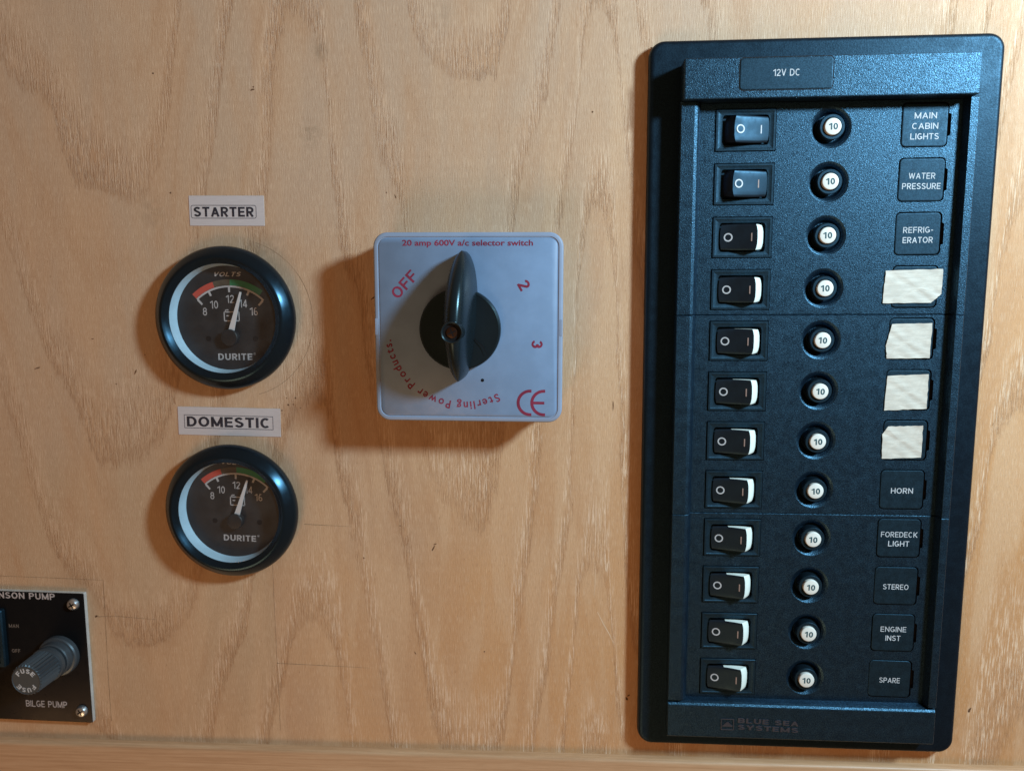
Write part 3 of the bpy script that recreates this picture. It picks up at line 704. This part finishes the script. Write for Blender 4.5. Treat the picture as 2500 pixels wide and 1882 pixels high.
# CE mark
for cx in (21.5, 26.6):
    ringband(bm, cx+1.6, -27.6, 3.9, 5.0, 180, 360, zt, 0, 18)
    xs = 1.6
    for sgn in (-1, 1):
        q = [(cx+xs, -27.6+sgn*3.9), (cx+xs+0.5, -27.6+sgn*3.9), (cx+xs+0.5, -27.6+sgn*5.0), (cx+xs, -27.6+sgn*5.0)]
        poly(bm, q, zt)
poly(bm, [(23.9, -28.1), (28.4, -28.1), (28.4, -27.1), (23.9, -27.1)], zt+0.01)
link('red_lettering', bm, REDINK, face, merge=False)
bm = bmesh.new(); lathe(bm, [(0.62, zt), (0.6, zt+0.02)], 20, 5.3, -19.3)
link('locating_hole', bm, DARK, face)
for sx, sy in ((34.35, 0.4), (-34.35, 0.4)):
    bm = bmesh.new(); rrp(bm, 0.9, 6.2, 0.2, [(0, ZS-3), (0, ZS+0.06), (0.1, ZS+0.12)], 2)
    link('side_clip', bm, GREYBODY, sel, (sx, sy, 0))
# knob: dished disc
kx, ky = -2.7, -0.2
bm = bmesh.new()
lathe(bm, [(15.0, ZS+0.02), (15.1, ZS+2.2), (14.9, ZS+3.0), (14.3, ZS+3.5), (13.6, ZS+3.4), (9, ZS+3.7), (4, ZS+4.2)], 72, kx, ky)
link('knob_disc', bm, KNOB, sel, smooth=35)
bm = bmesh.new()
N = 36; L0, L1 = -18.6, 28.4; NS = 16
rings = []
for i in range(N+1):
    s = i/N; e = 0.5-0.5*math.cos(math.pi*s); v = L0+(L1-L0)*e
    if v > 0:
        q = v/L1; half = 6.1*math.sqrt(max(0, 1-q**2.6)); ht = 23.0-2.0*q-13.5*q**2.6
    else:
        q = v/L0; half = (4.1+2.0*(1-q)**1.4)*math.sqrt(max(0, 1-q**4)); ht = 23.0-7.5*q-6.5*q**3
    half = max(half, 0.05); base = 0.6
    o = []
    for j in range(NS+1):
        a = math.pi*j/NS; cx_ = math.cos(a); sy_ = math.sin(a)
        # flanks widen towards the base, rounded crest
        uu = half*(abs(cx_)**0.8)*(1 if cx_ >= 0 else -1)*(1-0.34*sy_**0.9 if True else 1)
        ww = base+(ht-base)*(sy_**0.55)
        o.append(bm.verts.new((kx+uu+0.045*max(v, 0)*1.2, ky+v, ZS+ww)))
    rings.append(o)
for A, B in zip(rings, rings[1:]):
    for j in range(NS): bm.faces.new((A[j], A[j+1], B[j+1], B[j]))
link('lever_handle', bm, KNOB, sel, smooth=60)
bm = bmesh.new(); lathe(bm, [(3.9, ZS+17), (3.75, ZS+24.0), (3.5, ZS+24.3), (3.15, ZS+24.1), (3.0, ZS+23.2)], 40, kx, ky+0.4, cap1=False)
boss = link('screw_boss', bm, KNOB, sel, smooth=35)
bm = bmesh.new(); lathe(bm, [(3.05, ZS+23.25), (2.6, ZS+23.2)], 32, kx, ky+0.4); link('screw_well', bm, DARK, sel)
bm = bmesh.new(); lathe(bm, [(2.0, ZS+23.21), (1.9, ZS+23.5), (1.2, ZS+23.65)], 24, kx, ky+0.4)
scr = link('screw', bm, plastic('dull_brass_screw', (0.09, 0.06, 0.045), 0.35, 0.5, metallic=1.0), sel, smooth=35)
bm = bmesh.new()
for a in (0.4, 0.4+math.pi/2):
    c, s = math.cos(a), math.sin(a)
    q = [(-1.5, -.22), (1.5, -.22), (1.5, .22), (-1.5, .22)]
    poly(bm, [(kx+c*x-s*y, ky+.4+s*x+c*y) for x, y in q], ZS+23.68+a*.005)
link('cross_slot', bm, DARK, scr, merge=False)
bm = bmesh.new(); ribbon(bm, [(kx+3.2, ky-2.2), (kx+6.0, ky-3.6), (kx+8.6, ky-6.0), (kx+10.2, ky-9.0)], [.3, .35, .3, .15], ZS+4.35)
link('moulding_line', bm, DARK, sel, merge=False)

# ------------------------------------------------------------------ gauges
def gauge(label, cx, cy, R, needle_a, rot, hb, dy=0.0):
    g = thing('voltmeter', label, 'gauge', (cx, cy, 0), rot, 'round black voltmeters')
    k = R/28.0
    bm = bmesh.new()
    lathe(bm, [(r*k, z) for r, z in ((27.0, 0), (27.4, 1.0), (27.4, 1.8), (28.0, 2.3), (28.2, 3.2), (28.1, 4.4), (27.7, 5.4), (27.0, 6.2), (25.9, 7.3), (24.9, 8.25), (24.2, 8.75), (23.5, 8.8), (22.6, 8.1), (21.6, 7.1), (21.3, 6.9))], 96, cap1=False)
    link('bezel', bm, BLACKGL, g, smooth=40)
    bm = bmesh.new(); lathe(bm, [(21.35*k, hb-2.4), (20.6*k, 1.7)], 96, cap1=False)
    link('inner_liner', bm, LINER, g, smooth=40)
    bm = bmesh.new(); poly(bm, circ(20.8*k, 96), 1.6); dial = link('dial', bm, DIAL, g)
    ax, ay, z = 1.2*k, -7.3*k, 1.66
    up = (0, dy, 0)
    bm = bmesh.new()
    ringband(bm, ax, ay, 20.2*k, 22.5*k, -42, -17, z, 0); ringband(bm, ax, ay, 20.2*k, 22.5*k, -17, 1, z, 1); ringband(bm, ax, ay, 20.2*k, 22.5*k, 1, 37, z, 2)
    link('colour_band', bm, [REDBAND, FADEBAND, GREENBAND], dial, up, merge=False)
    bm = bmesh.new()
    ringband(bm, ax, ay, 19.4*k, 20.1*k, -42, 44, z+.02, 0, 40)
    for a, l in ((-41.5, 2.6), (-25, 1.8), (0, 2.0), (24, 1.8), (43.6, 2.6)):
        ringband(bm, ax, ay, (19.5-l)*k, 19.5*k, a-1.3, a+1.3, z+.03, 0, 2)
    for s_, x, y, w in (('8', -9.1, 2.6, 1.7), ('10', -5.2, 5.3, 3.2), ('12', 1.4, 7.5, 3.2), ('14', 6.6, 5.7, 3.2), ('16', 10.8, 2.6, 3.2)):
        stext(bm, s_, x*k, y*k, 3.1*k, w*k, z+.02, 0.13)
    stext(bm, 'VOLTS', 0.8*k, 17.2*k, 1.7*k, 11*k, z+.02, 0.17, shear=0.3)
    # battery symbol
    bx, by = 1.7*k, 0.9*k
    for q in (((-3, -2), (3, -2)), ((3, -2), (3, 1.5)), ((3, 1.5), (-3, 1.5)), ((-3, 1.5), (-3, -2)), ((-2.4, 1.6), (-2.4, 2.3)), ((-2.4, 2.3), (-1.2, 2.3)), ((1.2, 2.3), (2.4, 2.3)), ((-2.1, 0), (-1.0, 0)), ((1.0, 0), (2.1, 0)), ((1.55, -.55), (1.55, .55))):
        ribbon(bm, [(bx+a*k, by+b*k) for a, b in q], 0.42*k, z+.03)
    link('dial_marking', bm, PRINTG, dial, up, merge=False)
    bm = bmesh.new(); stext(bm, 'DURITE', 2.3*k, -15.4*k, 2.6*k, 14*k, z+.02, 0.19)
    text(bm, '®', 10.3*k, -14.2*k, 0.9*k, None, z+.02)
    link('maker_lettering', bm, PRINTG, dial, up, merge=False)
    bm = bmesh.new()
    for x in (-8.3, 10.9): lathe(bm, [(1.1*k, z), (1.0*k, z+.02)], 20, x*k, -8.2*k)
    link('dial_hole', bm, DARK, dial, up)
    na = math.radians(needle_a)
    bm = bmesh.new(); d = (math.sin(na), math.cos(na)); n = (d[1], -d[0])
    b0 = (ax+d[0]*2.4*k, ay+d[1]*2.4*k); b1 = (ax+d[0]*18.3*k, ay+d[1]*18.3*k)
    q = [(b0[0]-n[0]*1.15*k, b0[1]-n[1]*1.15*k), (b0[0]+n[0]*1.15*k, b0[1]+n[1]*1.15*k), (b1[0]+n[0]*.35*k, b1[1]+n[1]*.35*k), (b1[0]-n[0]*.35*k, b1[1]-n[1]*.35*k)]
    slab(bm, q, 3.0, 3.4)
    link('needle', bm, plastic('needle_white', (0.60, 0.60, 0.62), 0.45), g, up)
    bm = bmesh.new(); lathe(bm, [(3.3*k, 1.7), (3.3*k, 3.8), (3.0*k, 4.2), (1.5*k, 4.4)], 40, ax, ay-0.3*k)
    link('needle_hub', bm, DIAL, g, up, smooth=35)
    bm = bmesh.new()
    lathe(bm, [(21.4*k, hb-2.35), (18*k, hb-2.0), (12*k, hb-1.7), (6*k, hb-1.55), (0.5*k, hb-1.5)], 72)
    link('glass', bm, GLASS, g, smooth=80)
gauge('upper round voltmeter with black bezel, below the STARTER sticker', -129.0, 6.9, 28.1, 16.5, 0, 9.35)
gauge('lower round voltmeter with black bezel, below the DOMESTIC sticker', -130.8, -71.6, 27.4, 17.5, math.radians(-1.5), 9.35, 2.9)

# ------------------------------------------------------------------ stickers
def sticker(word, cx, cy, w, h, rot, tw, th, ox, oy, rad, label):
    bm = bmesh.new(); rrp(bm, w, h, 0.15, [(0, 0.02), (0, 0.16), (0.04, 0.2)], 2)
    o = link('name_sticker', bm, LABELPAPER, None, (cx, cy, 0), rot); tag(o, label, 'sticker')
    bm = bmesh.new(); stext(bm, word, ox, oy, th, tw, 0.24, 0.20, gap=0.12); link('lettering', bm, BLACKINK, o, merge=False)
    bm = bmesh.new()
    bw, bh = tw+2.2, th+1.4
    A, B = rr(bw, bh, rad, 4, ox, oy), rr(bw-.5, bh-.5, max(rad-.25, .05), 4, ox, oy)
    va = [bm.verts.new((*p, .23)) for p in A]; vb = [bm.verts.new((*p, .23)) for p in B]
    for i in range(len(A)): bm.faces.new((va[i], va[(i+1) % len(A)], vb[(i+1) % len(A)], vb[i]))
    link('printed_border', bm, plastic('border_ink', (0.09, 0.09, 0.11), .6, .2), o, merge=False)
sticker('STARTER', -127.7, 48.8, 30.2, 11.6, -0.012, 24.2, 3.8, -1.2, -0.4, 0.9, 'small white paper sticker reading STARTER above the upper voltmeter')
sticker('DOMESTIC', -131.4, -35.3, 42.8, 11.6, -0.016, 35.0, 4.2, -0.2, -0.2, 0.1, 'long white paper sticker reading DOMESTIC between the two voltmeters')

# ------------------------------------------------------------------ pump panel at the lower left
pw, ph = 80.0, 58.6
px, py = -198.4-pw/2, -138.2
pump = thing('pump_panel', 'black pump control plate with fuse holder, cut by the left edge', 'panel', (px, py, 0), math.radians(-0.6))
bm = bmesh.new(); rrp(bm, pw, ph, 0.4, [(0, 0), (0, 1.9)], 2, cap1=False); link('plate_edge', bm, ALU, pump)
bm = bmesh.new(); rrp(bm, pw, ph, 0.4, [(0, 1.9), (0.05, 2.1), (0.35, 2.2)], 2); link('plate', bm, plastic('black_anodised_plate', (0.004, 0.005, 0.006), 0.30, 0.15, 1.2, 0.1, 0.00005, 0.06), pump, smooth=30)
def pl(x, y): return (x-px, y-py)
bm = bmesh.new()
x, y = pl(-225.6, -110.6); stext(bm, 'JOHNSON PUMP', x-2.2, y, 2.8, 33.5, 2.26, 0.17)
link('title_lettering', bm, PRINTG, pump, merge=False)
bm = bmesh.new(); x, y = pl(-218.4, -159.6); stext(bm, 'BILGE PUMP', x-0.2, y, 2.9, 18.6, 2.26, 0.13)
link('lower_lettering', bm, PRINTG, pump, merge=False)
bm = bmesh.new()
x, y = pl(-230.1, -124.3); stext(bm, 'MAN', x-0.3, y, 1.6, 4.4, 2.26, 0.16)
x, y = pl(-230.0, -135.6); stext(bm, 'OFF', x-0.3, y, 1.6, 3.8, 2.26, 0.16)
link('switch_lettering', bm, PRINTDIM, pump, merge=False)
for sx, sy in ((-203.0, -113.6), (-202.7, -162.0)):
    x, y = pl(sx, sy); bm = bmesh.new(); lathe(bm, [(2.6, 2.18), (2.5, 2.9), (2.0, 3.7), (1.3, 4.0)], 28)
    s_ = link('screw', bm, STEEL, pump, (x, y, 0), smooth=30)
    bm = bmesh.new()
    for a in (0.5, 0.5+math.pi/2):
        c, s = math.cos(a), math.sin(a); poly(bm, [(c*p-s*q, s*p+c*q) for p, q in ((-1.4, -.3), (1.4, -.3), (1.4, .3), (-1.4, .3))], 4.02+a*.005)
    link('cross_slot', bm, DARK, s_, merge=False)
# paddle switch cut by the picture's edge
bm = bmesh.new(); x, y = pl(-242.5, -129.5)
rrp(bm, 17, 26, 1.0, [(0, 2.2), (0, 4.0), (0.5, 4.6), (2.0, 4.6), (2.2, 3.0)], 3, x, y)
rk = link('toggle_switch', bm, BLACKSM, pump, smooth=30)
bm = bmesh.new(); rrp(bm, 11, 20, 1.0, [(0, 3.0), (0.3, 8.0), (0.8, 9.0)], 3, x, y)
link('toggle_paddle', bm, ROCKER, rk, smooth=30)
# fuse holder standing out of the plate
fx, fy = pl(-210.6, -136.6)
FUSE = plastic('fuse_grey_black', (0.042, 0.050, 0.058), 0.42, 0.7, 1.5, 0.2, 0.0001, 0.05, tint=(0.6, 0.85, 1.0))
bm = bmesh.new(); lathe(bm, [(8.6, 2.2), (8.6, 4.4), (8.2, 5.0), (7.4, 5.2), (7.3, 8.0), (6.9, 8.4)], 6*8)
lathe(bm, [(5.8, 8.0), (5.8, 11.0)], 40)
fh = link('fuse_holder', bm, FUSE, pump, (fx, fy, 0), smooth=30)
bm = bmesh.new(); nr = 56
def kn(r, d): return [((r-(d if i % 2 else 0))*math.cos(2*math.pi*i/nr), (r-(d if i % 2 else 0))*math.sin(2*math.pi*i/nr)) for i in range(nr)]
loft(bm, [(circ(6.7, nr), 9.6), (circ(7.2, nr), 10.0), (circ(7.2, nr), 11.8), (circ(6.5, nr), 12.2), (kn(6.8, 0), 12.6), (kn(6.9, .75), 12.9), (kn(6.6, .75), 24.0), (circ(6.0, nr), 24.6), (circ(5.8, nr), 24.7), (circ(5.6, nr), 24.5)])
cap = link('fuse_cap', bm, FUSE, fh)
bm = bmesh.new()
arcst(bm, 'FUSE', 0, 0, 4.1, 0, 1.9, 9.0, 24.6)
arcst(bm, 'FUSE', 0, 0, 4.1, 180, 1.9, 9.0, 24.6)
link('cap_lettering', bm, PRINT, fh, merge=False)

for o in C.objects:
    if '_o' in o: del o['_o']

scene.render.engine = 'CYCLES'
scene.render.resolution_x = 1024; scene.render.resolution_y = 770
scene.cycles.max_bounces = 6; scene.cycles.transparent_max_bounces = 8
